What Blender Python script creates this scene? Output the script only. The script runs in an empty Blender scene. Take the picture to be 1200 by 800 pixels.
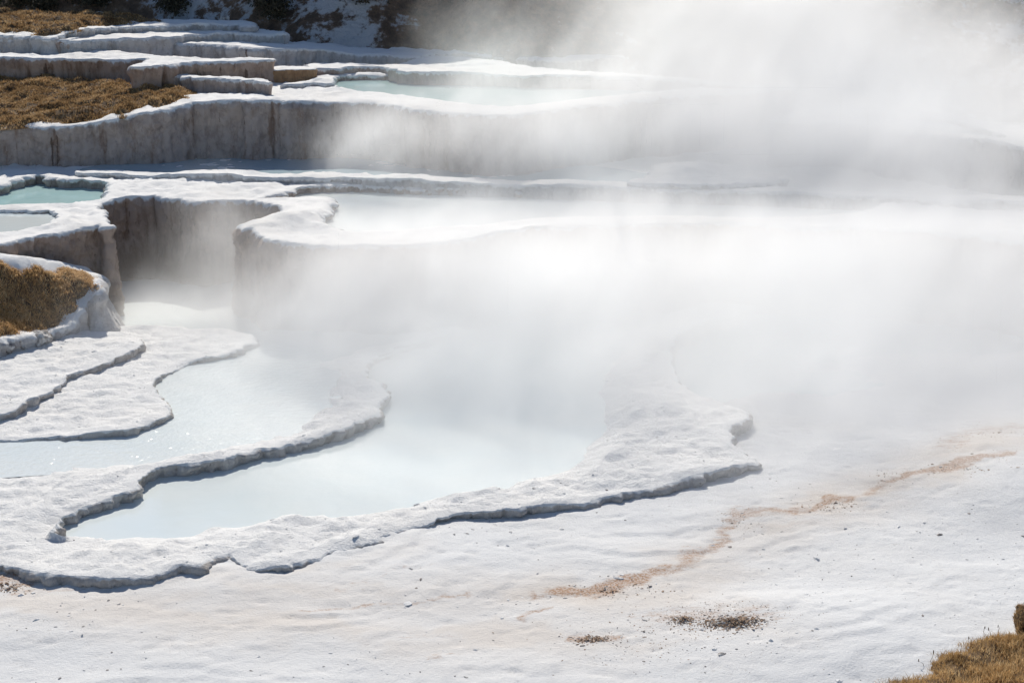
import bpy, math, random
import numpy as np
from mathutils import Vector, geometry

random.seed(7)
RNG = np.random.default_rng(7)
sc = bpy.context.scene
COL = sc.collection

# ------------------------------------------------------------------ camera
F = 2000.0                    # focal length in pixels of the 1200 x 800 photograph
PITCH = math.radians(15.0)
CAM_Z = 8.0
cam_d = bpy.data.cameras.new('camera')
cam = bpy.data.objects.new('camera', cam_d)
COL.objects.link(cam)
cam.location = (0, 0, CAM_Z)
cam.rotation_euler = (math.pi/2 - PITCH, 0, 0)
cam_d.sensor_width = 36
cam_d.lens = F/1200*36
cam_d.clip_start = 0.5
cam_d.clip_end = 2000
sc.camera = cam
CP, SP = math.cos(PITCH), math.sin(PITCH)

def P(u, v, z=0.0, flag='h'):
    """The point of the level plane z that the photograph shows at pixel (u, v)."""
    a, b = (u-600)/F, -(v-400)/F
    dx, dy, dz = a, CP+b*SP, -SP+b*CP
    t = (z-CAM_Z)/dz
    return (dx*t, dy*t, z, flag)

def at(u, v, dist):
    """The point at ground distance dist on the line of sight of pixel (u, v)."""
    a, b = (u-600)/F, -(v-400)/F
    dx, dy, dz = a, CP+b*SP, -SP+b*CP
    t = dist/dy
    return (dx*t, dist, CAM_Z+dz*t)

def PL(z, *uv):
    out = []
    for q in uv:
        zz = q[2] if len(q) > 2 and q[2] is not None else z
        out.append(P(q[0], q[1], zz, q[3] if len(q) > 3 else 'h'))
    return out

# ------------------------------------------------------------------ noise
def _hash(ix, iy, iz, seed):
    h = (ix.astype(np.int64)*374761393 + iy.astype(np.int64)*668265263 + iz.astype(np.int64)*2147483647 + seed*1274126177) & 0xFFFFFFFF
    h = ((h ^ (h >> 13))*1274126177) & 0xFFFFFFFF
    h = ((h ^ (h >> 16))*2246822519) & 0xFFFFFFFF
    return ((h ^ (h >> 15)) & 0xFFFFFF)/float(0xFFFFFF)

def vnoise(x, y, z=None, seed=0):
    x = np.asarray(x, float); y = np.asarray(y, float)
    z = np.zeros_like(x) if z is None else np.asarray(z, float)
    xi, yi, zi = np.floor(x), np.floor(y), np.floor(z)
    fx, fy, fz = x-xi, y-yi, z-zi
    fx = fx*fx*fx*(fx*(fx*6-15)+10); fy = fy*fy*fy*(fy*(fy*6-15)+10); fz = fz*fz*fz*(fz*(fz*6-15)+10)
    r = 0
    for a in (0, 1):
        wx = fx if a else 1-fx
        for b in (0, 1):
            wy = fy if b else 1-fy
            for c in (0, 1):
                wz = fz if c else 1-fz
                r = r + wx*wy*wz*_hash(xi+a, yi+b, zi+c, seed)
    return r*2-1

def fbm(x, y, z=None, oct=4, seed=0, gain=.5):
    s, a, f = 0, 1.0, 1.0
    for i in range(oct):
        s = s + a*vnoise(np.asarray(x)*f+13.7*i, np.asarray(y)*f-7.3*i, None if z is None else np.asarray(z)*f+3.1*i, seed+i*17)
        a *= gain; f *= 2.03
    return s

def sstep(a, b, x):
    t = np.clip((x-a)/(b-a), 0, 1)
    return t*t*(3-2*t)

# ------------------------------------------------------------------ mesh helpers
def mesh_obj(name, verts, faces, mat, parent=None, attrs=None, smooth=True, mats=None, midx=None):
    me = bpy.data.meshes.new(name)
    verts = np.asarray(verts, np.float32)
    if isinstance(faces, np.ndarray):
        nf, k = faces.shape
        me.vertices.add(len(verts)); me.vertices.foreach_set('co', verts.ravel())
        me.loops.add(nf*k); me.loops.foreach_set('vertex_index', faces.astype(np.int32).ravel())
        me.polygons.add(nf)
        me.polygons.foreach_set('loop_start', np.arange(0, nf*k, k, dtype=np.int32))
        me.update(calc_edges=True)
        me.validate()
    else:
        me.from_pydata([tuple(map(float, v)) for v in verts], [], [tuple(int(i) for i in f) for f in faces])
    me.polygons.foreach_set('use_smooth', np.full(len(me.polygons), smooth))
    for k2, v in (attrs or {}).items():
        at_ = me.attributes.new(k2, 'FLOAT', 'POINT')
        at_.data.foreach_set('value', np.asarray(v, np.float32))
    for m in (mats or [mat]):
        me.materials.append(m)
    if midx is not None:
        me.polygons.foreach_set('material_index', np.asarray(midx, np.int32))
    o = bpy.data.objects.new(name, me)
    COL.objects.link(o)
    if parent is not None:
        o.parent = parent
        o.matrix_parent_inverse = parent.matrix_world.inverted() if parent.type != 'EMPTY' else o.matrix_parent_inverse
    return o

def tag(o, label=None, cat=None, group=None, kind=None):
    if label: o['label'] = label
    if cat: o['category'] = cat
    if group: o['group'] = group
    if kind: o['kind'] = kind
    return o

def empty(name, loc):
    o = bpy.data.objects.new(name, None)
    COL.objects.link(o)
    o.location = loc
    o.empty_display_size = .3
    return o

def inside(px, py, poly):
    x, y = poly[:, 0], poly[:, 1]
    x2, y2 = np.roll(x, -1), np.roll(y, -1)
    res = np.zeros(len(px), bool)
    for i in range(len(x)):
        if y[i] == y2[i]: continue
        c = (y[i] > py) != (y2[i] > py)
        if not c.any(): continue
        xi = (x2[i]-x[i])*(py-y[i])/(y2[i]-y[i])+x[i]
        res ^= c & (px < xi)
    return res

def near(px, py, pts, chunk=4000):
    """distance to, and index of, the nearest of pts (N x 2)"""
    d = np.empty(len(px)); k = np.empty(len(px), int)
    for s in range(0, len(px), chunk):
        q = (px[s:s+chunk, None]-pts[None, :, 0])**2+(py[s:s+chunk, None]-pts[None, :, 1])**2
        k[s:s+chunk] = q.argmin(1)
        d[s:s+chunk] = np.sqrt(q.min(1))
    return d, k

def resample(ctrl, step, wob=.05, seed=0, wscale=1.0, rag=0.0, zvar=0.0):
    """closed Catmull-Rom through control points (x,y,z,flag), evenly resampled, made uneven -> (N,3), soft(N)"""
    n = len(ctrl)
    xyz = np.array([c[:3] for c in ctrl], float)
    soft = np.array([1.0 if c[3] == 's' else 0.0 for c in ctrl])
    out, so = [], []
    for i in range(n):
        p0, p1, p2, p3 = xyz[i-1], xyz[i], xyz[(i+1) % n], xyz[(i+2) % n]
        L = np.linalg.norm(p2[:2]-p1[:2])
        m = max(2, int(L/(step*.25)))
        l0, l3 = np.linalg.norm(p1[:2]-p0[:2])+1e-6, np.linalg.norm(p3[:2]-p2[:2])+1e-6
        t1 = (p2-p0)/(L+l0)*L; t2 = (p3-p1)/(L+l3)*L
        t = np.linspace(0, 1, m, endpoint=False)[:, None]
        h = (2*t**3-3*t**2+1)*p1+(t**3-2*t**2+t)*t1+(-2*t**3+3*t**2)*p2+(t**3-t**2)*t2
        h[:, 2] = (p1[2]+(p2[2]-p1[2])*t[:, 0])
        out.append(h); so.append(np.full(m, soft[i]*1.0)*(1-t[:, 0])+soft[(i+1) % n]*t[:, 0])
    pts = np.concatenate(out); so = np.concatenate(so)
    a2 = (pts[:, 0]*np.roll(pts[:, 1], -1)-np.roll(pts[:, 0], -1)*pts[:, 1]).sum()
    if a2 < 0:
        pts = pts[::-1]; so = so[::-1]
    cl = np.vstack([pts, pts[:1]])
    s = np.r_[0, np.cumsum(np.linalg.norm(np.diff(cl[:, :2], axis=0), axis=1))]
    N = max(8, int(s[-1]/step))
    q = np.linspace(0, s[-1], N, endpoint=False)
    res = np.stack([np.interp(q, s, cl[:, k]) for k in range(3)], 1)
    soft_r = np.interp(q, s, np.r_[so, so[:1]])
    nrm = normals2(res)
    x, y = res[:, 0]/wscale, res[:, 1]/wscale
    w = fbm(x*1.6, y*1.6, oct=4, seed=seed+5, gain=.6)*wob
    fade = np.minimum(1, np.minimum(q, s[-1]-q)/.3)
    if rag:
        w = w+rag*fbm(x*5.5, y*5.5, oct=4, seed=seed+8, gain=.75)+rag*1.2*(np.abs(vnoise(x*3.1, y*3.1, seed=seed+18))-.4)
    res[:, :2] += nrm*w[:, None]
    if zvar:
        zn = fbm(res[:, 0]*.9, res[:, 1]*.9, oct=3, seed=seed+28)+.5*vnoise(res[:, 0]*4, res[:, 1]*4, seed=seed+29)
        res[:, 2] += np.where(soft_r > .5, 0, zvar*np.clip(zn, -1.05, .8))
    return res, soft_r > .5, q

def normals2(pts, smooth=3):
    t = np.roll(pts[:, :2], -1, 0)-np.roll(pts[:, :2], 1, 0)
    n = np.stack([t[:, 1], -t[:, 0]], 1)
    for _ in range(smooth):
        n = n*.5+np.roll(n, 1, 0)*.25+np.roll(n, -1, 0)*.25
    return n/(np.linalg.norm(n, axis=1, keepdims=True)+1e-9)

def fill(outline, holes, step, seed=0):
    """triangulate the plan of an outline with holes, with scattered inner points -> xy, tris, number of border points"""
    lo, hi = outline[:, :2].min(0), outline[:, :2].max(0)
    gx, gy = np.meshgrid(np.arange(lo[0], hi[0], step), np.arange(lo[1], hi[1], step))
    r = np.random.default_rng(seed)
    gx = gx.ravel()+r.uniform(-.3, .3, gx.size)*step
    gy = gy.ravel()+r.uniform(-.3, .3, gy.size)*step
    m = inside(gx, gy, outline)
    for h in holes: m &= ~inside(gx, gy, h)
    gx, gy = gx[m], gy[m]
    border = np.vstack([outline[:, :2]]+[h[:, :2] for h in holes])
    d, _ = near(gx, gy, border)
    m = d > step*.45
    gx, gy = gx[m], gy[m]
    pts = np.vstack([border, np.stack([gx, gy], 1)])
    edges, s = [], 0
    for lp in [outline]+list(holes):
        n = len(lp)
        edges += [(s+i, s+(i+1) % n) for i in range(n)]
        s += n
    vo, eo, fo, ov, oe, of = geometry.delaunay_2d_cdt([Vector(p) for p in pts.tolist()], edges, [], 0, 1e-6)
    xy = np.array([(v.x, v.y) for v in vo])
    tr = np.array([f for f in fo if len(f) == 3], int)
    c = xy[tr].mean(1)
    m = inside(c[:, 0], c[:, 1], outline)
    for h in holes: m &= ~inside(c[:, 0], c[:, 1], h)
    tr = tr[m]
    a = xy[tr]
    area = (a[:, 1, 0]-a[:, 0, 0])*(a[:, 2, 1]-a[:, 0, 1])-(a[:, 1, 1]-a[:, 0, 1])*(a[:, 2, 0]-a[:, 0, 0])
    tr[area < 0] = tr[area < 0][:, ::-1]
    return xy, tr

# ------------------------------------------------------------------ node helpers
class NT:
    def __init__(s, tree): s.t = tree; s.n = tree.nodes; s.l = tree.links
    def new(s, typ, ins=None, **kw):
        nd = s.n.new(typ)
        for k, v in kw.items(): setattr(nd, k, v)
        for k, v in (ins or {}).items():
            sk = nd.inputs[k]
            if isinstance(v, bpy.types.NodeSocket): s.l.new(v, sk)
            else: sk.default_value = v
        return nd
    def math(s, op, a, b=0.0, c=0.0, clamp=False):
        return s.new('ShaderNodeMath', {0: a, 1: b, 2: c}, operation=op, use_clamp=clamp).outputs[0]
    def vmath(s, op, a, b=(0, 0, 0)):
        nd = s.new('ShaderNodeVectorMath', {0: a, 1: b}, operation=op)
        return nd.outputs['Value' if op in ('LENGTH', 'DOT_PRODUCT', 'DISTANCE') else 'Vector']
    def mix(s, f, a, b, typ='MIX'):
        nd = s.new('ShaderNodeMix', data_type='RGBA', blend_type=typ)
        for k, v in ((0, f), (6, a), (7, b)):
            sk = nd.inputs[k]
            if isinstance(v, bpy.types.NodeSocket): s.l.new(v, sk)
            else: sk.default_value = v if k == 0 else (*v[:3], 1)
        return nd.outputs[2]
    def ramp(s, f, lo, hi, a=0.0, b=1.0):
        return s.new('ShaderNodeMapRange', {0: f, 1: lo, 2: hi, 3: a, 4: b}, interpolation_type='SMOOTHSTEP').outputs[0]
    def noise(s, vec, scale, detail=4, rough=.55, dist=0.0):
        return s.new('ShaderNodeTexNoise', {'Vector': vec, 'Scale': scale, 'Detail': detail, 'Roughness': rough, 'Distortion': dist}).outputs[0]

def material(name):
    m = bpy.data.materials.new(name); m.use_nodes = True
    t = m.node_tree; t.nodes.clear()
    nt = NT(t)
    out = nt.new('ShaderNodeOutputMaterial')
    b = nt.new('ShaderNodeBsdfPrincipled')
    t.links.new(b.outputs[0], out.inputs[0])
    return m, nt, b

def geo(nt): return nt.new('ShaderNodeNewGeometry').outputs['Position']
def attr(nt, name): return nt.new('ShaderNodeAttribute', attribute_name=name).outputs['Fac']

def crust_material(name, white=(.83, .82, .80), cream=(.72, .66, .58), shade_fleck=.5, bump=.012, creamy=.25, ground=False):
    m, nt, b = material(name)
    p = geo(nt)
    big = nt.noise(p, .45, 4, .6)
    col = nt.mix(nt.math('MULTIPLY', nt.ramp(big, .42, .68), creamy), white, cream)
    mid = nt.noise(p, 3.2, 5, .65)
    col = nt.mix(nt.ramp(mid, .55, .8, 0, .35), col, (.66, .65, .63))
    # small dark flecks: shade of tiny ledges and pits, painted into the colour
    fine = nt.noise(nt.vmath('MULTIPLY', p, (1, 1.9, 1)), 13, 4, .65)
    patch = nt.ramp(nt.noise(p, 1.7, 3, .6), .48, .66)
    sp = nt.math('MULTIPLY', nt.ramp(fine, .61, .68), patch)
    col = nt.mix(nt.math('MULTIPLY', sp, shade_fleck), col, (.36, .33, .30))
    if ground:
        ct = attr(nt, 'cream')
        col = nt.mix(nt.math('MULTIPLY', ct, .95), col, (.655, .59, .525))
        st = attr(nt, 'stain')
        n1 = nt.noise(nt.vmath('MULTIPLY', p, (1, 1.8, 1)), 5, 6, .72)
        n2 = nt.noise(p, 40, 3, .6)
        k = nt.ramp(nt.math('ADD', st, nt.math('MULTIPLY', nt.math('SUBTRACT', n1, .5), 1.35)), .24, .80)
        k = nt.math('MULTIPLY', k, nt.ramp(n2, .36, .6, .35, 1))
        col = nt.mix(nt.math('MULTIPLY', k, .95), col, (.38, .215, .12))
    nt.l.new(col, b.inputs['Base Color'])
    b.inputs['Roughness'].default_value = .85
    b.inputs['Specular IOR Level'].default_value = .3
    h = nt.math('ADD', nt.math('MULTIPLY', nt.noise(p, 30, 6, .72), 1.5), nt.math('MULTIPLY', nt.noise(p, 8, 4, .6), 1.4))
    bp = nt.new('ShaderNodeBump', {'Strength': 1.0, 'Distance': bump, 'Height': h})
    nt.l.new(bp.outputs[0], b.inputs['Normal'])
    return m

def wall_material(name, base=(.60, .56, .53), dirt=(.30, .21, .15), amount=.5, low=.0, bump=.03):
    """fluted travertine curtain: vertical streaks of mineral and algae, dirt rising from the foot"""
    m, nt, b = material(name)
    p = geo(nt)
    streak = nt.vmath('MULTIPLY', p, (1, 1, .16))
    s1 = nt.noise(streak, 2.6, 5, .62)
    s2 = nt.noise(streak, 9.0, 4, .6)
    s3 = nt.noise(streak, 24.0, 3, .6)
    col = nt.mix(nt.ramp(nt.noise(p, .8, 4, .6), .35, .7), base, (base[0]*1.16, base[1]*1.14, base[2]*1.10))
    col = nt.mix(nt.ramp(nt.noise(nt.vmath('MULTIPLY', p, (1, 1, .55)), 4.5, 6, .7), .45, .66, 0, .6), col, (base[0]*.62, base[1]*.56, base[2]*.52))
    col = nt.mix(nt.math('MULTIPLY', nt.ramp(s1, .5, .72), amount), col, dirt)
    dk = nt.math('MULTIPLY', nt.ramp(s3, .60, .70), nt.ramp(s1, .46, .60))
    col = nt.mix(nt.math('MULTIPLY', dk, .7), col, (.10, .07, .055))
    pits = nt.math('MULTIPLY', nt.ramp(nt.noise(p, 11, 3, .6), .66, .72), nt.ramp(nt.noise(p, 2, 2), .5, .6))
    col = nt.mix(nt.math('MULTIPLY', pits, .55), col, (.16, .11, .08))
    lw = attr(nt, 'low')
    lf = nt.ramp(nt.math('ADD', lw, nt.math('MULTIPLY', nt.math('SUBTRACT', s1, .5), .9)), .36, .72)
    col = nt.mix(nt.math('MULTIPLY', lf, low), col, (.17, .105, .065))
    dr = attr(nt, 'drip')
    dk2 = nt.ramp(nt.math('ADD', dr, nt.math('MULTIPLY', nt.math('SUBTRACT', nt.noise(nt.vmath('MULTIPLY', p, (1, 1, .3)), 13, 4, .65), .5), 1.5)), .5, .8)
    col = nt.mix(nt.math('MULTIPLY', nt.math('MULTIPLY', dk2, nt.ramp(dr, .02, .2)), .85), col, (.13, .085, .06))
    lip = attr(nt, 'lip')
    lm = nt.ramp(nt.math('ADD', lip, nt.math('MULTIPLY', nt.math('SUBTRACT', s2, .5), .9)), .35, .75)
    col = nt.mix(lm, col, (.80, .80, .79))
    nt.l.new(col, b.inputs['Base Color'])
    b.inputs['Roughness'].default_value = .8
    b.inputs['Specular IOR Level'].default_value = .3
    h = nt.math('ADD', nt.math('MULTIPLY', s3, .4), nt.math('ADD', nt.math('MULTIPLY', s2, .6), nt.math('MULTIPLY', nt.noise(p, 11, 6, .7), 1.6)))
    bp = nt.new('ShaderNodeBump', {'Strength': 1.0, 'Distance': bump, 'Height': h})
    nt.l.new(bp.outputs[0], b.inputs['Normal'])
    return m

def water_material(name, col, wave=.004, wscale=5.0, rough=.06, col2=None):
    m, nt, b = material(name)
    p = geo(nt)
    c = nt.mix(nt.ramp(nt.noise(p, .5, 3), .35, .65), col, col2 or (col[0]*1.05, col[1]*1.02, col[2]*1.0))
    nt.l.new(c, b.inputs['Base Color'])
    b.inputs['Roughness'].default_value = rough
    b.inputs['IOR'].default_value = 1.33
    h = nt.noise(p, wscale, 3, .55)
    bp = nt.new('ShaderNodeBump', {'Strength': 1.0, 'Distance': wave, 'Height': h})
    nt.l.new(bp.outputs[0], b.inputs['Normal'])
    return m

M_crust = crust_material('travertine crust')
M_crust_wet = crust_material('travertine crust pale', white=(.90, .89, .87), creamy=.10, shade_fleck=.5, bump=.021)
M_ground = crust_material('mineral ground', cream=(.66, .60, .53), white=(.735, .735, .73), ground=True, bump=.008, shade_fleck=.65, creamy=.12)
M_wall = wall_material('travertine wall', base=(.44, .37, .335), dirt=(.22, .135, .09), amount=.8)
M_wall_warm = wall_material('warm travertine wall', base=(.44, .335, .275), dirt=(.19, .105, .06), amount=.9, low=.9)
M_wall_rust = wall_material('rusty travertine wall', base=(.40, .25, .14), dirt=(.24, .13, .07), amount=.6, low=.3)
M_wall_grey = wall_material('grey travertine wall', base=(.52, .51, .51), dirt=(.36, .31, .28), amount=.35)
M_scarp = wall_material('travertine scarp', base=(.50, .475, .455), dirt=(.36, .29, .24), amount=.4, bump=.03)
M_water_teal = water_material('teal spring water', (.41, .62, .615), col2=(.48, .67, .655))
M_water_pale = water_material('milky spring water', (.70, .765, .765), wave=.003)
M_water_glint = water_material('rippled milky water', (.71, .765, .765), wave=.014, wscale=8, rough=.12)
M_water_blue = water_material('clear spring water', (.45, .58, .64))

# ------------------------------------------------------------------ terraces
class Terrace: pass

def terrace(label, ctrl, holes=(), base=0.0, step=.1, wstep=.05, wob=.05, bump=.025, wall=None, top=None, lip=.06,
            flare=.1, flute=.035, rows=20, soft_w=.7, mounds=(), rim=.0, name='travertine_terrace', cat='terrace',
            hole_base=None, seed=1, rag=.04, zvar=.035, rough=.025, lipd=.15, drips=(), group=None, part_label=None, hole_wall=None):
    outl, soft, arc = resample(ctrl, wstep, wob, seed, 1.0, rag, zvar)
    hl = [resample(h, wstep, wob*.6, seed+31+i, 1.0, rag, zvar*.5) for i, h in enumerate(holes)]
    hpts = [h[0] for h in hl]
    loops = [outl]+hpts
    softs = [soft]+[h[1] for h in hl]
    xy, tr = fill(outl, hpts, step, seed)
    border = np.vstack(loops); bsoft = np.concatenate(softs)
    nb = len(border)
    hard = border[~bsoft]
    if len(hard) > 400: ctl = hard[::max(1, len(hard)//350)]
    else: ctl = hard
    softp = border[bsoft]
    def zsurf(x, y, bumps=True):
        x = np.asarray(x, float); y = np.asarray(y, float)
        z = np.empty(len(x)); 
        for s in range(0, len(x), 4000):
            d2 = (x[s:s+4000, None]-ctl[None, :, 0])**2+(y[s:s+4000, None]-ctl[None, :, 1])**2+1e-4
            w = 1/d2**1.3
            z[s:s+4000] = (w*ctl[None, :, 2]).sum(1)/w.sum(1)
        dh, _ = near(x, y, border)
        if bumps:
            b = fbm(x*.9, y*.9, oct=3, seed=seed+2)*bump*1.3+fbm(x*4.2, y*4.2, oct=4, seed=seed+3, gain=.62)*bump
            z = z+b*sstep(0, .25, dh)
            if rim: z = z+rim*np.exp(-((dh-.12)/.14)**2)*(.7+.6*vnoise(x*2, y*2, seed=seed+9))*sstep(0, .06, dh)
        for (mx, my, mr, mh) in mounds:
            q = np.hypot(x-mx, y-my)/mr*(1+.25*vnoise(x*2.1, y*2.1, seed=seed+4))
            z = z+mh*np.exp(-q**2*1.6)
        if len(softp):
            ds, k = near(x, y, softp)
            wv = soft_w*(1+.45*fbm(x*1.1, y*1.1, oct=3, seed=seed+6))
            f = sstep(0, 1, ds/wv)
            z = softp[k, 2]+(z-softp[k, 2])*f
        return z
    # vertices may have been reordered/merged by the triangulation: border ones keep their outline height
    z = zsurf(xy[:, 0], xy[:, 1])
    d, k = near(xy[:, 0], xy[:, 1], border)
    on = d < 1e-4
    z[on] = border[k[on], 2]
    root = empty(name, (float(outl[:, 0].mean()), float(outl[:, 1].mean()), base))
    org = np.array(root.location)
    tag(root, label, cat, group)
    V = np.column_stack([xy, z])-org
    mesh_obj('crust', V, tr, top or M_crust, root)
    # walls
    wm = wall or M_wall
    for li, lp in enumerate(loops):
        n2 = normals2(lp, 6)
        if li > 0: n2 = -n2                  # a pool wall faces into the pool
        zb = base if li == 0 else (hole_base if hole_base is not None else base)
        N = len(lp)
        dd = np.linalg.norm(np.diff(np.vstack([lp, lp[:1]])[:, :2], axis=0), axis=1)
        sarc = np.r_[0, np.cumsum(dd)[:-1]]
        H = np.maximum(lp[:, 2]-zb, .02)
        R = rows if li == 0 else max(6, rows//2)
        ts = np.r_[0, np.linspace(0, 1, R)[1:]**1.25]
        verts = []; low = []; lipa = []; drp = []
        L = min(lip, .5*float(H.min())+.02)
        jag = np.clip(.5+.9*fbm(lp[:, 0]*6.5, lp[:, 1]*6.5, oct=3, seed=seed+41, gain=.7), 0, 1.5)
        Lm = L*(.75+.5*jag)
        ld = lipd*(.65+.5*jag)
        for t in ts:
            depth = t*H
            a = np.clip(depth/(Lm*1.6), 0, 1)
            out = Lm*np.sqrt(np.clip(1-(1-a)**2, 0, 1))            # rounded lip
            out = out-Lm*.9*sstep(.10, .35, t)*(1 if li == 0 else .6)   # undercut below the lip
            env = sstep(0, .12, t)
            fl = flute*env*(fbm(lp[:, 0]*5.5, lp[:, 1]*5.5, depth*.35, oct=3, seed=seed+11+li, gain=.6))
            fl = fl+flute*.9*env*fbm(lp[:, 0]*1.3, lp[:, 1]*1.3, depth*1.2, oct=2, seed=seed+12+li)
            out = out+rough*env*fbm(lp[:, 0]*7+depth*2, lp[:, 1]*7, depth*6, oct=3, seed=seed+19, gain=.7)
            out = out+flute*1.6*env*fbm(lp[:, 0]*.55, lp[:, 1]*.55, depth*.5, oct=2, seed=seed+20)*np.minimum(H, 1.0)
            out = out+fl+(flare if li == 0 else flare*.3)*t**1.6*np.minimum(H, 1.2)/1.2
            q = lp.copy()
            q[:, :2] += n2*out[:, None]
            q[:, 2] = lp[:, 2]-depth
            if t > 0:
                q[:, 2] += .012*fbm(lp[:, 0]*8, lp[:, 1]*8, depth*6, oct=2, seed=seed+15)*(1-t)*min(1.0, float(H.mean())*3)
            verts.append(q); low.append(np.full(N, t)); lipa.append(np.clip(1-depth/ld, 0, 1))
            dv = np.zeros(N)
            if li == 0:
                rd = np.random.default_rng(seed)
                for (pu, pv, pz, pw, p0, p1) in [(a_+o_, b_, c_, rd.uniform(.035, .06), e_+rd.uniform(0, .2), f_*rd.uniform(.45, 1.0)) for (a_, b_, c_, d_, e_, f_) in drips for o_ in rd.uniform(-5, 5, 3)]:
                    c = P(pu, pv, pz)
                    e = np.hypot(lp[:, 0]-c[0], lp[:, 1]-c[1])
                    dv = np.maximum(dv, np.exp(-(e/pw)**2)*sstep(p0-.1, p0+.05, t)*(1-sstep(p1-.25, p1+.1, t)))
            drp.append(dv)
        V = np.vstack(verts)-org
        fs = []
        i = np.arange(N); j = (i+1) % N
        for r_ in range(len(ts)-1):
            a, b = r_*N, (r_+1)*N
            q = np.stack([a+i, b+i, b+j, a+j], 1)
            fs.append(q if li == 0 else q[:, ::-1])
        Fq = np.vstack(fs)
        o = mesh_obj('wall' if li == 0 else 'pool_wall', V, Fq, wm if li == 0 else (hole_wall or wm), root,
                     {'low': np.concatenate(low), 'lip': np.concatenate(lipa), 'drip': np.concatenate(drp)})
    T = Terrace(); T.root = root; T.outline = outl; T.holes = hpts; T.z = zsurf
    return T

def water(label, poly, z, mat, grow=.15, step=.5):
    """a level sheet of water filling a pool (a little wider than the pool, so that it passes into its walls)"""
    pts, _, _ = resample([(p[0], p[1], z, 'h') for p in poly], .15, 0)
    pts[:, :2] += normals2(pts)*grow
    xy, tr = fill(pts, [], step, 3)
    o = mesh_obj('pool_water', np.column_stack([xy, np.full(len(xy), z)]), tr, mat)
    tag(o, label, 'pool water', kind='structure')
    return o

# --- the lower basin shelves
zBC, zP7 = .12, -.035
BC = PL(zBC, (-120, 640), (-30, 655), (10, 664, .10), (35, 669, .13), (75, 675, .14), (120, 679, .14), (165, 677, .13), (195, 671, .13), (208, 663, .15), (230, 659, .16), (250, 655, .09),
        (268, 651, .05), (282, 660, .08), (305, 664, .12), (335, 664, .11), (358, 659, .07), (390, 647, .05), (430, 637, .08), (445, 630, .07), (478, 617, .05), (500, 612, .07), (540, 603, .08), (560, 601, .11), (590, 599, .13),
        (640, 592, .14), (700, 582, .15), (750, 572, .16), (800, 559, .17), (850, 548, .17), (878, 541, .16), (884, 537), (872, 529, .16), (858, 516, .2), (856, 502, .22), (872, 490, .22), (866, 478, .22), (835, 470, .24), (808, 455, .26),
         (790, 435, .28), (782, 412, .28), (792, 393, .26), (830, 376, .22), (880, 362, .15), (905, 350, -.1, 's'), (880, 340, -.1, 's'), (820, 352, -.1, 's'), (780, 368, -.1, 's'))
BC += PL(-.1, (757, 382, None, 's'), (733, 396, None, 's'), (713, 412, None, 's'), (699, 430, None, 's'), (692, 445, None, 's'), (690, 480, None, 's'), (688, 500, None, 's'), (678, 517, None, 's'),
         (655, 532, None, 's'), (638, 546, None, 's'), (600, 561, None, 's'), (540, 579, None, 's'), (470, 591, None, 's'), (380, 606, None, 's'), (300, 613, None, 's'),
         (230, 619, None, 's'), (150, 624, None, 's'), (100, 629, None, 's'))
BC += PL(zBC, (66, 624), (68, 613), (85, 600), (105, 590), (130, 580), (150, 574), (162, 563), (172, 556), (196, 548), (228, 544), (265, 537),
         (300, 526), (330, 521), (362, 513), (400, 502), (428, 490), (440, 481), (447, 470), (453, 460), (449, 451), (433, 441), (429, 430), (441, 415), (470, 404), (505, 396), (540, 385))
BC += PL(.03, (520, 378, None, 's'), (460, 392, None, 's'), (410, 408, None, 's'), (375, 420, None, 's'), (352, 428, None, 's'), (362, 437, None, 's'), (376, 450, None, 's'), (371, 462, None, 's'), (364, 473, None, 's'),
         (348, 490, None, 's'), (320, 502, None, 's'), (288, 511, None, 's'), (262, 521, None, 's'), (215, 531, None, 's'), (150, 540, None, 's'), (60, 547, None, 's'), (-20, 551, None, 's'), (-120, 556, None, 's'))
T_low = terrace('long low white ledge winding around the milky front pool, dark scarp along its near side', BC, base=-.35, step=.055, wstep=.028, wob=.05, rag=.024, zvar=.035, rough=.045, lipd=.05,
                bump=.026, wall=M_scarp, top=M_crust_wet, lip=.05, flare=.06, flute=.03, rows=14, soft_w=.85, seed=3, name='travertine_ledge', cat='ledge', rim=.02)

S2 = PL(.135, (-120, 520, .05), (-20, 519, .05), (50, 516, .06), (95, 511, .10), (120, 507, .14), (150, 505), (180, 496), (194, 487), (198, 478), (192, 467), (183, 456), (181, 448), (189, 438), (205, 429),
        (225, 422), (250, 418), (275, 412), (292, 406), (299, 400), (292, 391), (270, 385), (200, 383), (140, 384), (80, 388), (0, 400), (-120, 420))
T_s2 = terrace('flat white shelf with a wavy scarp beside the glittering pool', S2, base=-.35, step=.06, wstep=.04, wob=.045, rag=.022, zvar=.05, rough=.03, bump=.022, lipd=.05, wall=M_scarp, top=M_crust_wet,
               lip=.03, flare=.06, flute=.025, rows=10, seed=9, name='travertine_shelf', cat='shelf', rim=.015)
S1 = PL(.215, (-120, 492), (-30, 490), (0, 484), (15, 482), (30, 473), (55, 461), (70, 449), (88, 437), (97, 433), (125, 424), (155, 413), (167, 405), (164, 398), (150, 392),
        (120, 388), (60, 391), (0, 398), (-120, 415))
T_s1 = terrace('white upper shelf at the foot of the grassy mound, with a thin dark scarp', S1, base=-.2, step=.06, wstep=.04, wob=.04, rag=.022, zvar=.05, rough=.03, bump=.024, lipd=.05, wall=M_scarp, top=M_crust_wet,
               lip=.03, flare=.05, flute=.02, rows=9, seed=12, name='travertine_shelf', cat='shelf')

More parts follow.
